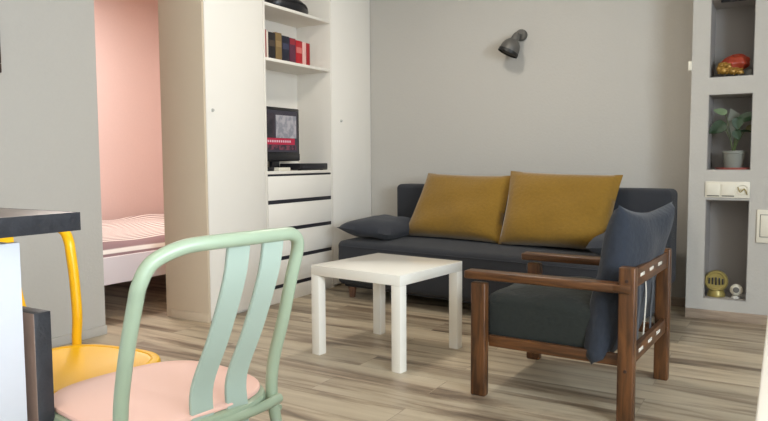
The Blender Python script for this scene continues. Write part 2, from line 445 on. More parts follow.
# ---- television
tx = -3.10
t = thing('television', 'small black flat television showing a news broadcast in the shelf unit', 'television', (tx-.03, 3.78, .898))
bm = B(); box(bm, tx-.05, tx, 3.53, 4.035, .965, 1.345, .008); obj('housing', bm, M['black'], t)
bm = B(); box(bm, tx-.001, tx+.006, 3.535, 4.03, .970, 1.02, .003); obj('speaker_bar', bm, M['black'], t)
bm = B(); lathe(bm, [(0, 0), (.085, 0), (.08, .008), (.03, .016), (0, .016)], Matrix.Translation((tx-.03, 3.78, .8985)), 28)
box(bm, tx-.045, tx-.015, 3.74, 3.82, .91, .975, .004); obj('stand', bm, M['black'], t)
sx = tx+.0015
bm = B(); box(bm, sx-.001, sx, 3.555, 4.008, 1.03, 1.322)
scr = obj('screen', bm, screen_mat('screen_blue_grey', srgb(70, 64, 80), .5), t, 'lit screen')
bm = B(); box(bm, sx, sx+.0006, 3.565, 3.75, 1.12, 1.30)
obj('presenter_picture', bm, screen_mat('screen_dark_figure', srgb(74, 60, 72), .5, srgb(34, 32, 46), 9), scr, 'dark picture of a person on screen')
bm = B(); box(bm, sx, sx+.0006, 3.765, 3.995, 1.13, 1.29)
obj('city_picture', bm, screen_mat('screen_city', srgb(190, 184, 186), .75, srgb(150, 150, 156), 22), scr, 'grey city picture on screen')
bm = B(); box(bm, sx+.0007, sx+.0013, 3.565, 3.975, 1.082, 1.128)
obj('red_banner', bm, screen_mat('screen_red', srgb(196, 24, 66), .75), scr, 'red news banner')
bm = B()
for k in range(14):   # illegible white headline text
    ya = 3.60+k*.024; box(bm, sx+.0014, sx+.0018, ya, ya+.015, 1.098, 1.113)
obj('headline_text', bm, screen_mat('screen_white', srgb(235, 190, 200), .8), scr)
bm = B(); box(bm, sx, sx+.0006, 3.60, 3.99, 1.045, 1.078)
obj('lower_band', bm, screen_mat('screen_dull_red', srgb(150, 70, 90), .5, srgb(60, 40, 60), 30), scr)

# ---- set-top box & small white box
t = thing('set_top_box', 'long flat black media box on the shelf beside the television', 'media player', (-3.02, 4.06, .898))
bm = B(); box(bm, -3.16, -2.975, 3.875, 4.212, .902, .948, .003); obj('housing', bm, M['black'], t)
bm = B(); box(bm, -2.976, -2.973, 3.90, 4.17, .915, .93); obj('front_panel', bm, M['dark_strip'], t)
for a, b in ((-3.14, 3.90), (-3.0, 3.90), (-3.14, 4.17), (-3.0, 4.17)):
    bm = B(); box(bm, a-.008, a+.008, b-.008, b+.008, .8985, .903); obj('foot', bm, M['black'], t)
bm = B(); box(bm, -3.04, -2.965, 3.63, 3.755, .8985, .922, .005)
wb = single('white_box', bm, M['plate'], 'small white plastic box lying in front of the television stand', 'box', (-3.0, 3.69, .8985))
bm = B(); box(bm, -3.05, -2.99, 3.545, 3.61, .8985, .925, .004)
single('black_adapter', bm, M['black'], 'small black box at the left end of the television shelf', 'box', (-3.02, 3.575, .8985))

# ---- books
books = [('red', 'thin red paperback, first book from the left on the book shelf', (150, 40, 38), .017, .188, .0),
         ('ivory', 'thin off-white book, between the first red one and the thick black one', (222, 210, 196), .015, .18, .0),
         ('black', 'thick black book near the left end of the row', (34, 30, 32), .062, .178, 0),
         ('olive', 'thick tan-brown book between the black and the navy books', (128, 104, 66), .058, .186, .04),
         ('navy', 'thick dark navy book in the middle of the row', (30, 32, 48), .07, .175, .03),
         ('maroon', 'dark purple book with a red top between navy and red books', (92, 42, 62), .06, .172, .05),
         ('crimson', 'bright red thick book right of the purple one', (178, 30, 40), .064, .165, .02),
         ('rose', 'pale pink book, second from the right end of the row', (224, 178, 170), .038, .162, .02),
         ('scarlet', 'slim dark red book, last one on the right of the row', (160, 30, 38), .036, .162, .0)]
yy = 3.528
for n_, lab, c, th, h_, lean in books:
    th *= 1.12
    X = Matrix.Translation((0, yy+.003, 1.6452)) @ Matrix.Rotation(-lean*0, 4, 'X')
    t = thing('book', lab, 'book', (-3.06, yy+th/2, 1.6452), 0, 'books standing on the middle shelf')
    bm = B()
    box(bm, -3.13, -2.99, yy, yy+.0025, 1.6455, 1.6455+h_, .0006); box(bm, -3.13, -2.99, yy+th-.0025, yy+th, 1.6455, 1.6455+h_, .0006)
    box(bm, -2.992, -2.988, yy, yy+th, 1.6455, 1.6455+h_, .001)
    cm = bookm(n_, c)
    obj('cover', bm, cm, t)
    bm = B(); box(bm, -3.128, -2.993, yy+.003, yy+th-.003, 1.648, 1.6455+h_-.004); obj('pages', bm, M['paper'], t)
    if n_ in ('black', 'navy', 'crimson', 'maroon', 'olive'):
        tc_ = {'black': (74, 62, 52), 'navy': (52, 56, 82), 'crimson': (206, 110, 104), 'maroon': (150, 40, 50), 'olive': (150, 124, 84)}[n_]
        z_ = 1.6455+h_*(.86 if n_ == 'maroon' else .6)
        bm = B(); box(bm, -2.9879, -2.9872, yy+.005, yy+th-.005, z_-.02, z_+.02); obj('spine_band', bm, bookm(n_+'_band', tc_), t)
    yy += th+.0035

# ---- black bag on the top shelf
t = thing('bag', 'black rounded bag lying on the top shelf', 'bag', (-3.1, 3.93, 2.0))
bm = B(); bmesh.ops.create_uvsphere(bm, u_segments=32, v_segments=18, radius=1)
for v in bm.verts:
    x, y, z = v.co
    k = 1+.05*sin(5*y+2*x)
    z2 = max(z, -.62)
    v.co = (x*.12*k, y*.21, (z2+.62)*.085*(1-.15*y))
bmesh.ops.transform(bm, matrix=Matrix.Translation((-3.11, 3.92, 2.001)), verts=bm.verts)
obj('body', bm, M['black'], t)
bm = B(); tube(bm, smooth_path([(-3.02, 3.8, 2.07), (-2.99, 3.87, 2.075), (-2.99, 3.97, 2.07), (-3.02, 4.04, 2.06)]), .008, 8); obj('handle', bm, M['black'], t)

# ---- wall picture on the left wall
t = thing('picture', 'dark wooden picture frame hanging on the left wall at the photo edge', 'picture', (XW+.015, 1.65, 1.41))
fy0, fy1, fz0, fz1 = 1.3, 1.918, 1.395, 2.25
bm = B()
box(bm, XW+.001, XW+.03, fy0, fy1, fz0, fz0+.045, .004); box(bm, XW+.001, XW+.03, fy0, fy1, fz1-.045, fz1, .004)
box(bm, XW+.001, XW+.03, fy0, fy0+.045, fz0+.045, fz1-.045, .004); box(bm, XW+.001, XW+.03, fy1-.045, fy1, fz0+.045, fz1-.045, .004)
obj('frame', bm, M['dkwood'], t)
bm = B(); box(bm, XW+.002, XW+.012, fy0+.04, fy1-.04, fz0+.04, fz1-.04); obj('picture_sheet', bm, M['paper'], t)

# ================================================================== BED
t = thing('bed', 'low white bed with pink striped bedding seen through the bedroom opening', 'bed', (-4.45, 3.5, 0))
bx0, bx1, by0, by1 = -5.4, -3.55, 2.05, 4.95
bm = B(); box(bm, bx1-.03, bx1, by0, by1, .215, .385, .006); box(bm, bx0, bx0+.03, by0, by1, .215, .385, .006)
box(bm, bx0+.03, bx1-.03, by0, by0+.03, .215, .385, .006); box(bm, bx0+.03, bx1-.03, by1-.03, by1, .215, .385, .006)
box(bm, bx0+.03, bx1-.03, by0+.03, by1-.03, .23, .25)
obj('bed_frame', bm, M['bedframe'], t)
for a, b in ((bx0+.12, by0+.1), (bx0+.12, by1-.1), (bx1-.16, by0+.1), (bx1-.16, by1-.1)):
    bm = B(); box(bm, a-.03, a+.03, b-.03, b+.03, 0, .24, .004); obj('leg', bm, M['bedframe'], t)
bm = B()
n1, n2 = 60, 90; g = []
for i in range(n1+1):
    row = []
    for j in range(n2+1):
        x = bx0+.05+(bx1-bx0-.06)*i/n1; y = by0+.05+(by1-by0-.1)*j/n2
        ed = min(1, (bx1-.01-x)/.12, (x-bx0-.05)/.12+.0, (y-by0-.05)/.12, (by1-.05-y)/.12); ed = max(0, ed)
        z = .37+.085*(1-(1-ed)**3)+.012*sin(4.1*x+2*sin(2.3*y))*sin(3.3*y+1.3*x)*ed+.008*sin(9*y+6*x)*ed
        row.append(bm.verts.new((x, y, z)))
    g.append(row)
for i in range(n1):
    for j in range(n2): bm.faces.new((g[i][j], g[i+1][j], g[i+1][j+1], g[i][j+1]))
ed_ = [e_ for e_ in bm.edges if e_.is_boundary]
r = bmesh.ops.extrude_edge_only(bm, edges=ed_)
for v in [v for v in r['geom'] if isinstance(v, bmesh.types.BMVert)]: v.co.z = .26
obj('bedding', bm, M['bed'], t, 'pink and cream striped bedding', ang=80)
bm = B()
cu = cushion((-5.35, 3.2, .47), (-5.35, 4.0, .47), (-4.9, 4.0, .49), (-4.9, 3.2, .49), .13, seed=3)
p_ = single('pillow', cu, M['bed'], 'striped pillow on the bed in the bedroom', 'pillow', (-5.12, 3.6, .43)) if False else cu.free()

# ================================================================== SOFA
SA = radians(-7.0)
SO = V((-2.72, 3.965, 0))     # front left corner on the floor
SX = Matrix.Translation(SO) @ Matrix.Rotation(SA, 4, 'Z')
SW, SD = 2.09, .79
t = thing('sofa', 'charcoal grey fabric sofa against the back wall', 'sofa', SO, SA)
def sl(bm): bmesh.ops.transform(bm, matrix=SX, verts=bm.verts); return bm
bm = B(); box(bm, .03, SW-.03, .03, SD-.05, .075, .12, .012); obj('base', sl(bm), M['sofa'], t)
# seat: soft padded top
bm = B(); box(bm, -.003, SW+.003, -.012, SD-.17, .095, .402, .035, seg=5)
bmesh.ops.subdivide_edges(bm, edges=[e_ for e_ in bm.edges if e_.calc_length() > .3], cuts=14, use_grid_fill=True)
for v in bm.verts:
    if v.co.z > .37: v.co.z += .008*sin(v.co.x*2.6)*sin(v.co.y*4)+.010*sin(pi*min(1, max(0, v.co.y/.62)))
seat = obj('seat', sl(bm), M['sofa'], t)
bm = B(); tube(bm, [(.03, -.0105, .368), (SW-.03, -.0105, .368)], .004, 8); obj('piping', sl(bm), M['bolster'], seat)
bm = B(); box(bm, .065, SW-.01, SD-.19, SD, .2, .785, .035, seg=5)
obj('backrest', sl(bm), M['sofa'], t)
for a, b in ((.085, .055), (SW-.085, .055), (.085, SD-.12), (SW-.085, SD-.12)):
    bm = B(); lathe(bm, [(0, 0), (.02, 0), (.03, .076), (0, .076)], Matrix.Translation((a, b, 0)), 20); obj('foot', sl(bm), M['foot'], t, 'small round wooden foot')

def sp(x, y, z): return SX @ V((x, y, z))
def scush(name, c, th, m, label, cat, loc, group=None, **k):
    bm = cushion(*[sp(*q) for q in c], th, **k)
    return single(name, bm, m, label, cat, sp(*loc), group=group, ang=70)
# mustard pillows leaning on the backrest
G = 'mustard cushions leaning on the sofa back'
scush('cushion', [(.405, .545, .872), (1.085, .555, .860), (1.09, .365, .42), (.31, .36, .425)], .16, M['mustard'],
      'left mustard yellow cushion, the smaller one, leaning on the sofa back', 'cushion', (.66, .42, .41), G, seed=1, pinch=.035, belly=1)
scush('cushion', [(1.085, .515, .892), (1.815, .56, .870), (1.775, .40, .415), (1.095, .325, .42)], .17, M['mustard'],
      'right mustard yellow cushion, the larger one, leaning on the sofa back', 'cushion', (1.40, .42, .41), G, seed=5, pinch=.035, belly=1)
G = 'slate bolster cushions at the sofa ends'
scush('bolster', [(.0, .57, .50), (.39, .57, .49), (.40, .06, .46), (.015, -.03, .50)], .14, M['bolster'],
      'dark slate cushion lying at the left end of the sofa seat by the wardrobe', 'cushion', (.15, .28, .41), G, seed=8, pinch=.03, pw=.6)
scush('bolster', [(1.74, .56, .50), (2.04, .56, .54), (2.07, .02, .50), (1.78, .04, .475)], .13, M['bolster'],
      'blue-grey cushion at the right end of the sofa seat behind the armchair', 'cushion', (1.83, .28, .41), G, seed=9, pinch=.03, pw=.6)

# ================================================================== WHITE TABLE
tb = radians(90)-0
tN = V((-1.478, 2.643, 0)); ta = radians(-6.7)
# axes: u from near corner towards left corner, v towards right corner
t = thing('side_table', 'square white lacquered coffee table with four square legs', 'table', (-1.75, 2.94, 0), 0)
def tm(bm):
    X = Matrix.Translation(tN) @ Matrix.Rotation(ta, 4, 'Z')
    bmesh.ops.transform(bm, matrix=X, verts=bm.verts); return bm
S = .546
bm = B(); box(bm, -S, 0, 0, S, .40, .45, .0025); obj('tabletop', tm(bm), M['white_table'], t)
for a, b in ((-S, 0), (-.05, 0), (-S, S-.05), (-.05, S-.05)):
    bm = B(); box(bm, a, a+.05, b, b+.05, 0, .3998, .002); obj('leg', tm(bm), M['white_table'], t)

# ================================================================== ARMCHAIR
t = thing('armchair', 'brown wooden armchair with dark velour cushions facing the white table', 'armchair', (-.77, 2.84, 0))
arm_ = t
ax0, ax1, ay0, ay1 = -1.095, -.447, 2.515, 3.165
def post(x0, x1, y0, y1, z1):
    bm = B(); box(bm, x0, x1, y0, y1, 0, z1, .007, seg=3); return bm
for y in (ay0, ay1-.04):
    obj('leg', post(ax0, ax0+.065, y, y+.04, .47), M['wood_z'], t)
    l_ = obj('leg', post(ax1-.06, ax1, y, y+.04, .58), M['wood_z'], t)
    for zb_ in (.53, .20):
        bm = B()
        lathe(bm, [(0, -.002), (.006, -.002), (.006, .0015), (.004, .0022), (0, .0022)], Matrix.Translation((ax1-.03, y-.0005 if y < 2.8 else y+.0405, zb_)) @ Matrix.Rotation(pi/2, 4, 'X'), 14)
        obj('bolt', bm, M['dkwood'], l_)
for y in (ay0-.012, ay1-.055):
    # armrest bar, slightly tapering and rounded, screwed to the inner face of the rear post
    yy0 = y; bm = B(); box(bm, ax0-.025, ax1-.0605, yy0, yy0+.067, .484, .518, .008, seg=3)
    box(bm, ax1-.075, ax1-.012, yy0-.002 if y < 2.8 else yy0+.055, yy0+.012 if y < 2.8 else yy0+.069, .486, .516, .005)
    obj('armrest', bm, M['wood_x'], t)
    yr = ay0+.034 if y < 2.8 else ay1-.052; bm = B(); box(bm, ax0+.0655, ax1-.0605, yr, yr+.018, .205, .252, .004); obj('side_rail', bm, M['wood_x'], t)
bm = B(); box(bm, ax0+.01, ax0+.034, ay0+.0405, ay1-.0405, .20, .262, .004); obj('front_rail', bm, M['wood_y'], t)
for nm, z0, z1 in (('back_rail', .497, .565), ('back_rail', .215, .275)):
    bm = B(); box(bm, ax1-.034, ax1-.012, ay0+.0405, ay1-.0405, z0, z1, .004)
    r_ = obj(nm, bm, M['wood_y'], t)
    for k in range(3):
        bm = B()
        yc = ay0+.155+k*.15
        zc = (z0+z1)/2+.006
        box(bm, ax1-.013, ax1-.0095, yc-.03, yc+.03, zc-.0065, zc+.0065, .0015)
        obj('strap_end', bm, M['strap'], r_, 'off-white webbing end')
for k, (yc, mm) in enumerate(((ay0+.105, 'strap'), (ay0+.20, 'dark_strap'), (ay0+.30, 'strap'), (ay0+.42, 'dark_strap'))):
    bm = B()
    pts = smooth_path([(ax1-.037, yc, .53), (ax1-.03, yc+.008, .44), (ax1-.032, yc-.012*(k % 2), .34), (ax1-.037, yc, .25)], 5)
    ribbon(bm, pts, (0, 1, 0), .028 if k != 2 else .012, .003); obj('back_strap', bm, M[mm], t)
for k in range(5):
    xc = ax0+.12+k*.09
    bm = B(); pts = smooth_path([(xc, ay0+.053, .222), (xc, ay0+.15, .215), (xc, ay1-.15, .215), (xc, ay1-.053, .222)], 4)
    ribbon(bm, pts, (1, 0, 0), .03, .003); obj('seat_strap', bm, M['dark_strap'], t)
# seat cushion and leaning back cushion (lie on the frame)
bm = B(); box(bm, ax0+.036, ax1-.15, ay0+.056, ay1-.056, .226, .415, .04, seg=5)
bmesh.ops.subdivide_edges(bm, edges=[e_ for e_ in bm.edges if e_.calc_length() > .2], cuts=12, use_grid_fill=True)
for v in bm.verts:
    u = (v.co.x-ax0)/(ax1-ax0); w_ = (v.co.y-ay0)/(ay1-ay0)
    if v.co.z > .33:
        v.co.z += .058*sin(pi*min(1, max(0, u*1.1)))*sin(pi*w_)-.012+.006*sin(15*u)*sin(11*w_)
    if v.co.x < ax0+.08: v.co.x -= .012*sin(pi*w_)
sc_ = single('seat_cushion', bm, M['chair_dark'], 'dark green-grey velour seat cushion lying on the wooden armchair', 'cushion', (-.78, 2.84, .226), ang=75)
bm = cushion((-.535, 2.635, .795), (-.415, 3.15, .785), (-.60, 3.10, .205), (-.600, 2.528, .205), .15, n=30, seed=12, pinch=.0, lump=.006, dip=.04, belly=1.0, pw=.36)
single('back_cushion', bm, M['chair_blue'], 'blue-grey velour back cushion leaning upright in the wooden armchair', 'cushion', (-.6, 2.84, .2), ang=75)

piv = V((ax1-.03, ay0+.02, 0)); TR = Matrix.Translation(piv) @ Matrix.Rotation(radians(-3), 4, 'Z') @ Matrix.Translation(-piv)
for o_ in (arm_, sc_):
    o_.location = TR @ o_.location; o_.rotation_euler = (0, 0, radians(-3))

# ================================================================== BISTRO CHAIRS
def bistro(label, loc, rz, mf, ms, mseat, seat_z, top, pad=None, lean=1.0):
    """front of the chair towards local -x"""
    t = thing('dining_chair', label, 'chair', loc, rz, 'rounded plastic chairs by the kitchen worktop')
    X = XF[t]
    def w(bm):
        for v in bm.verts:
            if v.co.z > seat_z+.02: v.co.x -= (1-lean)*.085*min(1, (v.co.z-seat_z-.02)/.3)
        bmesh.ops.transform(bm, matrix=X, verts=bm.verts); return bm
    hw = .190
    def side(s):
        return [(.255, s*(hw+.012), 0), (.215, s*(hw+.004), .2), (.160, s*(hw-.006), seat_z-.05), (.157, s*(hw-.006), seat_z+.05), (.190, s*(hw-.002), top-.20), (.222, s*(hw-.004), top-.10)]
    L_ = side(-1); R_ = side(1)[::-1]
    mid = [(.236, -hw+.006, top-.062), (.245, -hw+.026, top-.026), (.260, -.112, top-.003), (.272, -.04, top+.002), (.272, .04, top+.002), (.264, .105, top+.001), (.254, hw-.028, top-.004), (.243, hw-.004, top-.032)]
    pts = smooth_path(L_+mid+R_, 6)
    bm = B(); rr = []
    for p in pts:
        f = max(0, min(1, (p.z-.1)/.4)); rr.append(.0105+.0035*f)
    tube(bm, pts, rr, 14); obj('back_frame', w(bm), mf, t)
    # flat slats from top rail to seat ring
    for yc, ww in ((.013, .054), (.100, .054)):
        bm = B(); q = smooth_path([(.262, yc, top-.006), (.245, yc, top-.08), (.200, yc-.006, top-.2), (.168, yc-.026, seat_z+.06), (.180, yc-.036, seat_z-.005), (.188, yc-.04, seat_z-.05)], 5)
        ribbon(bm, q, (0, 1, 0), ww, .009); obj('back_slat', w(bm), ms, t)
    obj('seat', w(superpad(-.01, 0, seat_z-.028, seat_z, .205, .208, 3.0, rad=.010, dish=0 if pad else .012)), mf, t)
    if pad:
        obj('seat_pad', w(superpad(-.014, 0, seat_z+.0005, seat_z+.012, .197, .200, 3.0, rad=.005, dish=.008)), pad, t, 'pale pink seat')
    else:
        bm = B(); a_ = []
        for k in range(64):
            a = 2*pi*k/64; c, s_ = cos(a), sin(a)
            a_.append((-.01+.184*math.copysign(abs(c)**(2/3), c), .187*math.copysign(abs(s_)**(2/3), s_), seat_z-.0035))
        tube(bm, a_, .0035, 6, closed=True); obj('seat_rim', w(bm), M['yellow'], t)
    # ring joining the posts behind the seat
    bm = B(); tube(bm, smooth_path([(.170, -hw, seat_z-.02), (.186, -.12, seat_z-.02), (.192, 0, seat_z-.02), (.186, .12, seat_z-.02), (.170, hw, seat_z-.02)]), .011, 10)
    for s in (-1, 1): tube(bm, smooth_path([(.170, s*hw, seat_z-.045), (.10, s*.192, seat_z-.028), (.02, s*.185, seat_z-.022)], 4), .009, 8)
    obj('seat_ring', w(bm), mf, t)
    for s in (-1, 1):
        bm = B(); tube(bm, smooth_path([(-.225, s*.205, 0), (-.19, s*.185, .25), (-.165, s*.165, seat_z-.025)]), .0135, 12); obj('leg', w(bm), mf, t)
    return t
bistro('mint green chair with pale pink seat nearest to the camera', (-1.170, 1.015, 0), radians(-9), M['mint'], M['mint_dull'], None, .452, .815, M['pinkseat'])
bistro('bright yellow chair behind the dark worktop corner', (-1.615, 1.085, 0), radians(188), M['yellow'], M['yellow'], None, .434, .80, lean=.2)

# ================================================================== KITCHEN WORKTOP
t = thing('worktop', 'dark worktop with black edge jutting in at the left', 'worktop', (-1.6, .4, .828))
bm = B(); box(bm, -2.2, -1.2385, -.6, .8735, .829, .865, .001); obj('surface', bm, M['top'], t)
bm = B(); box(bm, -1.2380, -1.2345, -.6, .877, .828, .8652, .0008); box(bm, -2.2, -1.2385, .8740, .877, .828, .8652, .0008); obj('edge_band', bm, M['topedge'], t, 'black edge band')
t = thing('kitchen_cabinet', 'white cabinet under the dark worktop at the left edge', 'cabinet', (-1.6, .3, 0))
bm = B(); box(bm, -1.95, -1.292, -.5, .758, .0, .812, .002); obj('body', bm, M['white_paint'], t)
bm = B(); box(bm, -1.291, -1.275, -.5, .772, .0, .812, .002); obj('side_panel', bm, M['white_paint'], t)
bm = B(); box(bm, -1.9, -1.33, -.45, .72, .8125, .8275); obj('spacer', bm, M['lamp'], t)
bm = B(); box(bm, -1.50, -1.268, .7885, .825, 0, .668, .001, mi=0)
for f in bm.faces:
    f.material_index = 0 if (f.calc_center_median().y > .790) else 1
o_ = single('dark_board', bm, [M['topedge'], M['slab_brown']], 'upright black-edged board standing beside the white cabinet under the worktop', 'board', (-1.46, .807, 0))

# low white cabinet whose corner shows bottom right
t = thing('low_cabinet', 'white low cabinet whose edge shows at the bottom right corner', 'cabinet', (.25, .62, 0))
bm = B(); box(bm, .006, .50, .26, .98, .0, .776, .003); obj('body', bm, M['white_cab'], t)
bm = B(); box(bm, -.012, .52, .24, 1.0, .778, .80, .003); obj('top', bm, M['white_cab'], t)

# ================================================================== WALL LAMP
def aim(o, d, up=(0, 0, 1)):
    q = V(d).normalized().to_track_quat('Z', 'Y'); return Matrix.Translation(V(o)) @ q.to_matrix().to_4x4()
t = thing('wall_lamp', 'grey metal spotlight mounted high on the back wall above the sofa', 'lamp', (-1.67, YB, 1.857))
bm = B(); lathe(bm, [(0, 0), (.042, 0), (.042, .022), (.036, .03), (0, .032)], aim((-1.67, YB-.001, 1.857), (0, -1, 0)), 28); obj('wall_plate', bm, M['lamp'], t)
bm = B(); tube(bm, [(-1.668, YB-.028, 1.857), (-1.668, YB-.105, 1.85)], .009, 10)
bmesh.ops.create_uvsphere(bm, u_segments=16, v_segments=10, radius=.016, matrix=Matrix.Translation((-1.668, YB-.105, 1.85)))
obj('arm', bm, M['lamp'], t)
hd = V((-.062, -.035, -.145)).normalized(); h0 = V((-1.670, YB-.105, 1.848))
bm = B(); lathe(bm, [(0, -.012), (.018, -.008), (.026, .01), (.030, .04), (.044, .052), (.060, .072), (.069, .10), (.072, .137), (.069, .137), (.064, .112), (.055, .088), (0, .075)], aim(h0, hd), 32)
hh = obj('lamp_shade', bm, M['lamp'], t)
bm = B(); lathe(bm, [(.069, .128), (.0735, .128), (.0745, .148), (.069, .148), (.069, .128)], aim(h0, hd), 32); obj('rim', bm, M['lamp_in'], hh, 'black rim')
bm = B(); lathe(bm, [(0, .078), (.026, .082), (.034, .105), (.026, .125), (0, .132)], aim(h0, hd), 20); obj('bulb', bm, M['lamp_in'], t)
# ================================================================== NICHE CONTENTS
nx = lambda y: 0
# top niche ornament on a cloth
t = thing('ornament', 'orange-red and gold rounded ornament on a grey cloth in the top niche', 'ornament', (-.29, 4.57, 1.444))
bm = B(); bmesh.ops.create_icosphere(bm, subdivisions=4, radius=1)
for v in bm.verts:
    a = math.atan2(v.co.y, v.co.x); k = 1+.07*cos(7*a)+.04*sin(9*v.co.z+3*a)
    v.co = (v.co.x*.08*k, v.co.y*.06*k, v.co.z*.052*k)
bmesh.ops.transform(bm, matrix=Matrix.Translation((-.285, 4.575, 1.522)) @ Matrix.Rotation(radians(-12), 4, 'Y'), verts=bm.verts)
obj('body', bm, M['redorn'], t)
bm = B()
for (cx, cz, r, sx_) in ((-.345, 1.487, .026, 1.3), (-.318, 1.508, .02, 1.5), (-.30, 1.480, .022, 1.6), (-.262, 1.474, .02, 1.8), (-.352, 1.515, .018, 1)):
    m_ = Matrix.Translation((cx, 4.525, cz)) @ Matrix.Rotation(.5, 4, 'Y') @ Matrix.Diagonal((sx_, .8, 1, 1))
    bmesh.ops.create_icosphere(bm, subdivisions=3, radius=r, matrix=m_)
    tube(bm, smooth_path([(cx-.02, 4.52, cz-.02), (cx, 4.508, cz+.004), (cx+.025, 4.52, cz+.012)], 4), .006, 8)
obj('gold_trim', bm, M['goldorn'], t, 'gold coloured trim')
bm = B(); g = []
for i in range(21):
    row = []
    for j in range(13):
        x = -.40+.21*i/20; y = 4.495+.16*j/12
        row.append(bm.verts.new((x, y, 1.4455+.012*abs(sin(i*.9+j*.4))*sin(pi*i/20)+.045*max(0, (i-12)/8)*abs(sin(j*.6+i*.3))*min(1, j/4))))
    g.append(row)
for i in range(20):
    for j in range(12): bm.faces.new((g[i][j], g[i+1][j], g[i+1][j+1], g[i][j+1]))
bmesh.ops.solidify(bm, geom=bm.faces[:], thickness=.002)
single('cloth', bm, M['cloth'], 'crumpled pale grey cloth under the ornament in the top niche', 'cloth', (-.3, 4.57, 1.4435), ang=70)
bm = B(); box(bm, -.36, -.23, 4.5, 4.53, 1.8755, 1.8885, .003)
single('light_strip', bm, M['black'], 'small black fixture under the ceiling of the top niche', 'fixture', (-.295, 4.515, 1.875))

# plant
t = thing('potted_plant', 'heart-leaved green plant in a grey pot in the middle niche', 'plant', (-.272, 4.585, .901))
bm = B(); lathe(bm, [(0, .002), (.095, .002), (.1, .008), (.104, .014), (.098, .014), (.09, .008), (0, .008)], Matrix.Translation((-.272, 4.585, .898)), 28); obj('saucer', bm, M['saucer'], t, 'red saucer')
bm = B(); lathe(bm, [(0, 0), (.050, 0), (.062, .085), (.066, .088), (.066, .103), (.060, .103), (.057, .088), (0, .086)], Matrix.Translation((-.272, 4.585, .9085)), 28); obj('pot', bm, M['pot'], t)
bm = B(); lathe(bm, [(0, .086), (.045, .09), (.0565, .088)], Matrix.Translation((-.272, 4.585, .9095)), 20); obj('soil', bm, M['soil'], t)
def leaf_bm(o, tipdir, nrm, L, W):
    """heart-shaped leaf"""
    bm = B(); o = V(o); T = V(tipdir).normalized(); N = V(nrm); N = (N-T*N.dot(T)).normalized(); S_ = T.cross(N)
    n = 12; rows = []
    for i in range(n+1):
        u = i/n; wd = W*.5*(sin(pi*u**.62)**.75 if 0 < u < 1 else 0)
        row = []
        for k in (-1, -.5, 0, .5, 1):
            back = -.16*L*abs(k)*(1-u)**2
            row.append(bm.verts.new(o+T*(u*L+back)+S_*wd*k+N*(.14*W*abs(k)-.22*L*u*u)))
        rows.append(row)
    for A, D in zip(rows, rows[1:]):
        for k in range(4): bm.faces.new((A[k], A[k+1], D[k+1], D[k]))
    bmesh.ops.remove_doubles(bm, verts=bm.verts, dist=.0002)
    bmesh.ops.solidify(bm, geom=bm.faces[:], thickness=.0012)
    return bm
pc = V((-.272, 4.585, .995))
leaves = [((-.33, 4.54, 1.165), (-.8, -.2, -.45), (0, -1, .35), .09, .08, 'leaf'),
          ((-.325, 4.56, 1.235), (-.8, .1, .35), (0, -.9, .5), .07, .045, 'leaf_pale'),
          ((-.235, 4.54, 1.195), (.8, -.2, .25), (.1, -.75, .6), .115, .07, 'leaf'),
          ((-.255, 4.52, 1.195), (.05, -.3, -.9), (0, -1, 0), .065, .062, 'leaf'),
          ((-.262, 4.53, 1.125), (.3, -.3, -.9), (0, -1, .1), .055, .05, 'leaf'),
          ((-.235, 4.55, 1.125), (.9, -.2, .05), (0, -.5, .9), .055, .03, 'leaf'),
          ((-.205, 4.60, 1.15), (.6, .1, -.5), (0, -1, .3), .05, .045, 'leaf_tan')]
for o_, d_, n_, L_, W_, mm in leaves:
    lf = obj('leaf', leaf_bm(o_, d_, n_, L_, W_), M[mm], t, ang=80)
    bm = B(); o2 = V(o_); tube(bm, smooth_path([pc+V((random.uniform(-.01, .01), 0, 0)), (pc+o2)/2+V((0, -.005, .02)), o2]), .0018, 6); obj('stem', bm, M['stem'], lf)
bm = B()
a, b, c_ = V((-.315, 4.60, 1.245)), V((-.265, 4.62, 1.255)), V((-.29, 4.60, 1.08))
fv = [bm.verts.new(p) for p in (V((-.325, 4.60, 1.13)), V((-.288, 4.60, 1.055)), V((-.235, 4.615, 1.22)), V((-.30, 4.61, 1.265)))]
bm.faces.new(fv); bmesh.ops.solidify(bm, geom=bm.faces[:], thickness=.0015)
obj('pale_leaf', bm, M['card'], t, 'large pale backing leaf')

# gold object and small round one in the lowest niche
zf = .129
t = thing('night_light', 'gold rounded grille object with slots in the lowest niche', 'ornament', (-.345, 4.56, zf))
bm = B(); lathe(bm, [(0, .0), (.05, 0), (.052, .012), (.044, .03), (.040, .05), (0, .05)], Matrix.Translation((-.345, 4.57, zf)), 28); obj('base', bm, M['gold'], t)
bm = B(); lathe(bm, [(0, -.022), (.058, -.022), (.066, -.012), (.066, .010), (.058, .022), (.05, .022), (.046, .014), (0, .012)], aim((-.345, 4.555, zf+.095), (0, -1, .15)), 32)
hd_ = obj('head', bm, M['gold'], t)
bm = B()
for k in range(5):
    x = -.345+(k-2)*.0185; hh_ = .036-.006*abs(k-2)
    box(bm, x-.0045, x+.0045, 4.533, 4.5415, zf+.098-hh_*.5-.008, zf+.098+hh_*.5+.004, .002)
obj('grille_slots', bm, M['black'], hd_, 'black slots')
t = thing('round_clock', 'small round silvery-white object beside the gold one in the lowest niche', 'ornament', (-.225, 4.55, zf))
bm = B(); bmesh.ops.create_uvsphere(bm, u_segments=24, v_segments=16, radius=.036, matrix=Matrix.Translation((-.235, 4.56, zf+.048)) @ Matrix.Diagonal((1, .8, 1, 1))); obj('body', bm, M['plate'], t)
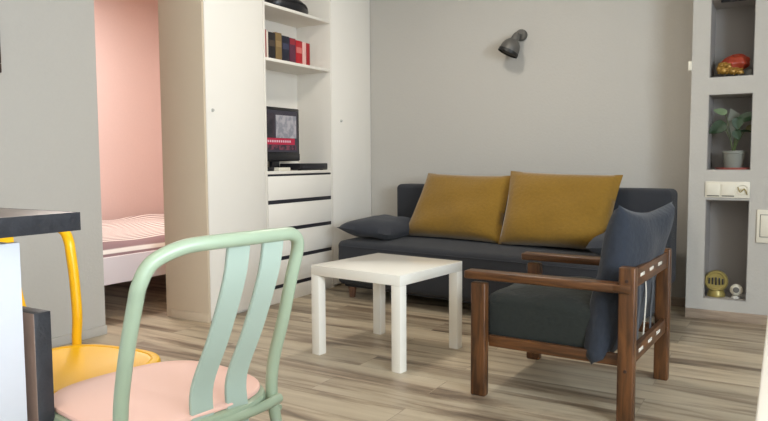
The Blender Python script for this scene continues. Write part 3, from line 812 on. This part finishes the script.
bm = B(); lathe(bm, [(0, 0), (.03, 0), (.022, .014), (0, .014)], Matrix.Translation((-.235, 4.56, zf)), 20); obj('base', bm, M['chrome'], t)
bm = B(); lathe(bm, [(0, 0), (.017, 0), (.017, .006), (0, .007)], aim((-.235, 4.534, zf+.052), (0, -1, .2)), 20); obj('lens', bm, M['lamp'], t)

# switches
t = thing('switch_panel', 'ivory triple plate with two switches and a socket between the niches', 'switch', (-.295, NF, .73))
bm = B(); box(bm, -.413, -.178, NF-.01, NF, .735, .830, .003); obj('plate', bm, M['plate'], t)
for x in (-.404, -.325):
    bm = B(); box(bm, x, x+.068, NF-.016, NF-.009, .748, .817, .003, mtx=None); obj('rocker', bm, M['plate'], t)
    bm = B(); box(bm, x+.002, x+.066, NF-.0105, NF-.0098, .743, .7475); obj('shadow_gap', bm, M['dark_strip'], t)
bm = B(); lathe(bm, [(.02, 0), (.032, 0), (.032, .006), (.027, .006), (.022, -.004), (0, -.004)], aim((-.215, NF-.009, .783), (0, -1, 0)), 24); so = obj('socket', bm, M['plate'], t)
bm = B()
for dx, dz in ((-.009, 0), (.009, 0)): lathe(bm, [(0, 0), (.003, 0), (.003, .003), (0, .003)], aim((-.215+dx, NF-.008, .783+dz), (0, -1, 0)), 10)
tube(bm, smooth_path([(-.24, NF-.017, .80), (-.225, NF-.02, .77), (-.205, NF-.02, .79), (-.19, NF-.018, .755)], 4), .0028, 8)
obj('contacts', bm, M['gold'], so)
t = thing('wall_switch', 'ivory framed wall switch at the right edge below the socket plate', 'switch', (-.09, NF, .49))
bm = B(); box(bm, -.138, -.03, NF-.012, NF, .478, .67, .004); obj('plate', bm, M['plate'], t)
bm = B(); box(bm, -.118, -.048, NF-.018, NF-.011, .515, .64, .003); obj('rocker', bm, M['plate'], t)
bm = B(); box(bm, -.121, -.045, NF-.0125, NF-.0118, .512, .643); obj('frame_gap', bm, M['lamp'], t)
bm = B(); box(bm, -.525, -.5045, NF-.004, NF+.025, 1.49, 1.545, .003)
single('corner_sensor', bm, M['plate'], 'tiny white box on the left edge of the niche wall', 'sensor', (-.515, NF+.01, 1.49))

# ================================================================== LIGHT
def area(name, loc, rot, sx_, sy_, e, col, spread=pi):
    l = bpy.data.lights.new(name, 'AREA'); l.shape = 'RECTANGLE'; l.size = sx_; l.size_y = sy_; l.energy = e; l.color = col; l.spread = spread
    o = bpy.data.objects.new(name, l); C.objects.link(o); o.location = loc; o.rotation_euler = rot; return o
area('daylight_window', (XR+.35, (WY0+WY1)/2, (WZ0+WZ1)/2+.05), (0, radians(82), 0), 1.8, 3.0, 500, (.80, .91, 1.0))
# weak warm fill light, added out of view with a ceiling fitting around it
t = thing('ceiling_lamp', 'round ceiling fitting added for the warm fill light, out of view above', 'lamp', (-.9, .1, ZC))
bm = B(); lathe(bm, [(0, 0), (.16, 0), (.16, -.03), (.12, -.035), (0, -.035)], Matrix.Translation((-.9, .1, ZC-.001)), 28); obj('canopy', bm, M['ceil'], t)
pl = bpy.data.lights.new('warm_fill_light', 'AREA'); pl.shape = 'DISK'; pl.size = .5; pl.energy = 14; pl.color = (1, .88, .72)
po = bpy.data.objects.new('warm_fill_light', pl); C.objects.link(po); po.location = (-.9, .1, ZC-.05)
t = thing('ceiling_lamp', 'flat round ceiling lamp above the white coffee table, out of view', 'lamp', (-1.6, 3.3, ZC))
bm = B(); lathe(bm, [(0, 0), (.16, 0), (.16, -.02), (.12, -.025), (0, -.025)], Matrix.Translation((-1.6, 3.3, ZC-.001)), 28); obj('canopy', bm, M['ceil'], t)
p2 = bpy.data.lights.new('sofa_lamp_light', 'AREA'); p2.shape = 'DISK'; p2.size = .3; p2.energy = 22; p2.color = (1, .93, .82)
q2 = bpy.data.objects.new('sofa_lamp_light', p2); C.objects.link(q2); q2.location = (-1.6, 3.3, ZC-.05)
# unseen area light added to brighten the bedroom
bl = bpy.data.lights.new('bedroom_light', 'AREA'); bl.shape = 'DISK'; bl.size = .6; bl.energy = 48; bl.color = (1, .93, .88)
bo = bpy.data.objects.new('bedroom_light', bl); C.objects.link(bo); bo.location = (-4.3, 3.5, ZC-.1)
wd = bpy.data.worlds.new('World'); SC.world = wd; wd.use_nodes = True
bg = wd.node_tree.nodes['Background']; bg.inputs['Color'].default_value = (.75, .86, 1, 1); bg.inputs['Strength'].default_value = 1.2

# ================================================================== CAMERA
cd = bpy.data.cameras.new('camera'); co = bpy.data.objects.new('camera', cd); C.objects.link(co)
cd.sensor_fit = 'HORIZONTAL'; cd.sensor_width = 36; cd.lens = 681.4/768*36; cd.clip_start = .05
pitch, roll, yaw = .07334, -.0059, .5329
R = Matrix.Rotation(yaw, 4, 'Z') @ Matrix.Rotation(pi/2-pitch, 4, 'X') @ Matrix.Rotation(roll, 4, 'Z')
co.matrix_world = Matrix.Translation((0, 0, .966)) @ R
SC.camera = co
SC.view_settings.view_transform = 'Standard'; SC.view_settings.look = 'None'; SC.view_settings.gamma = 1
SC.view_settings.use_curve_mapping = False; SC.view_settings.exposure = -.08
SC.cycles.max_bounces = 10; SC.cycles.diffuse_bounces = 6
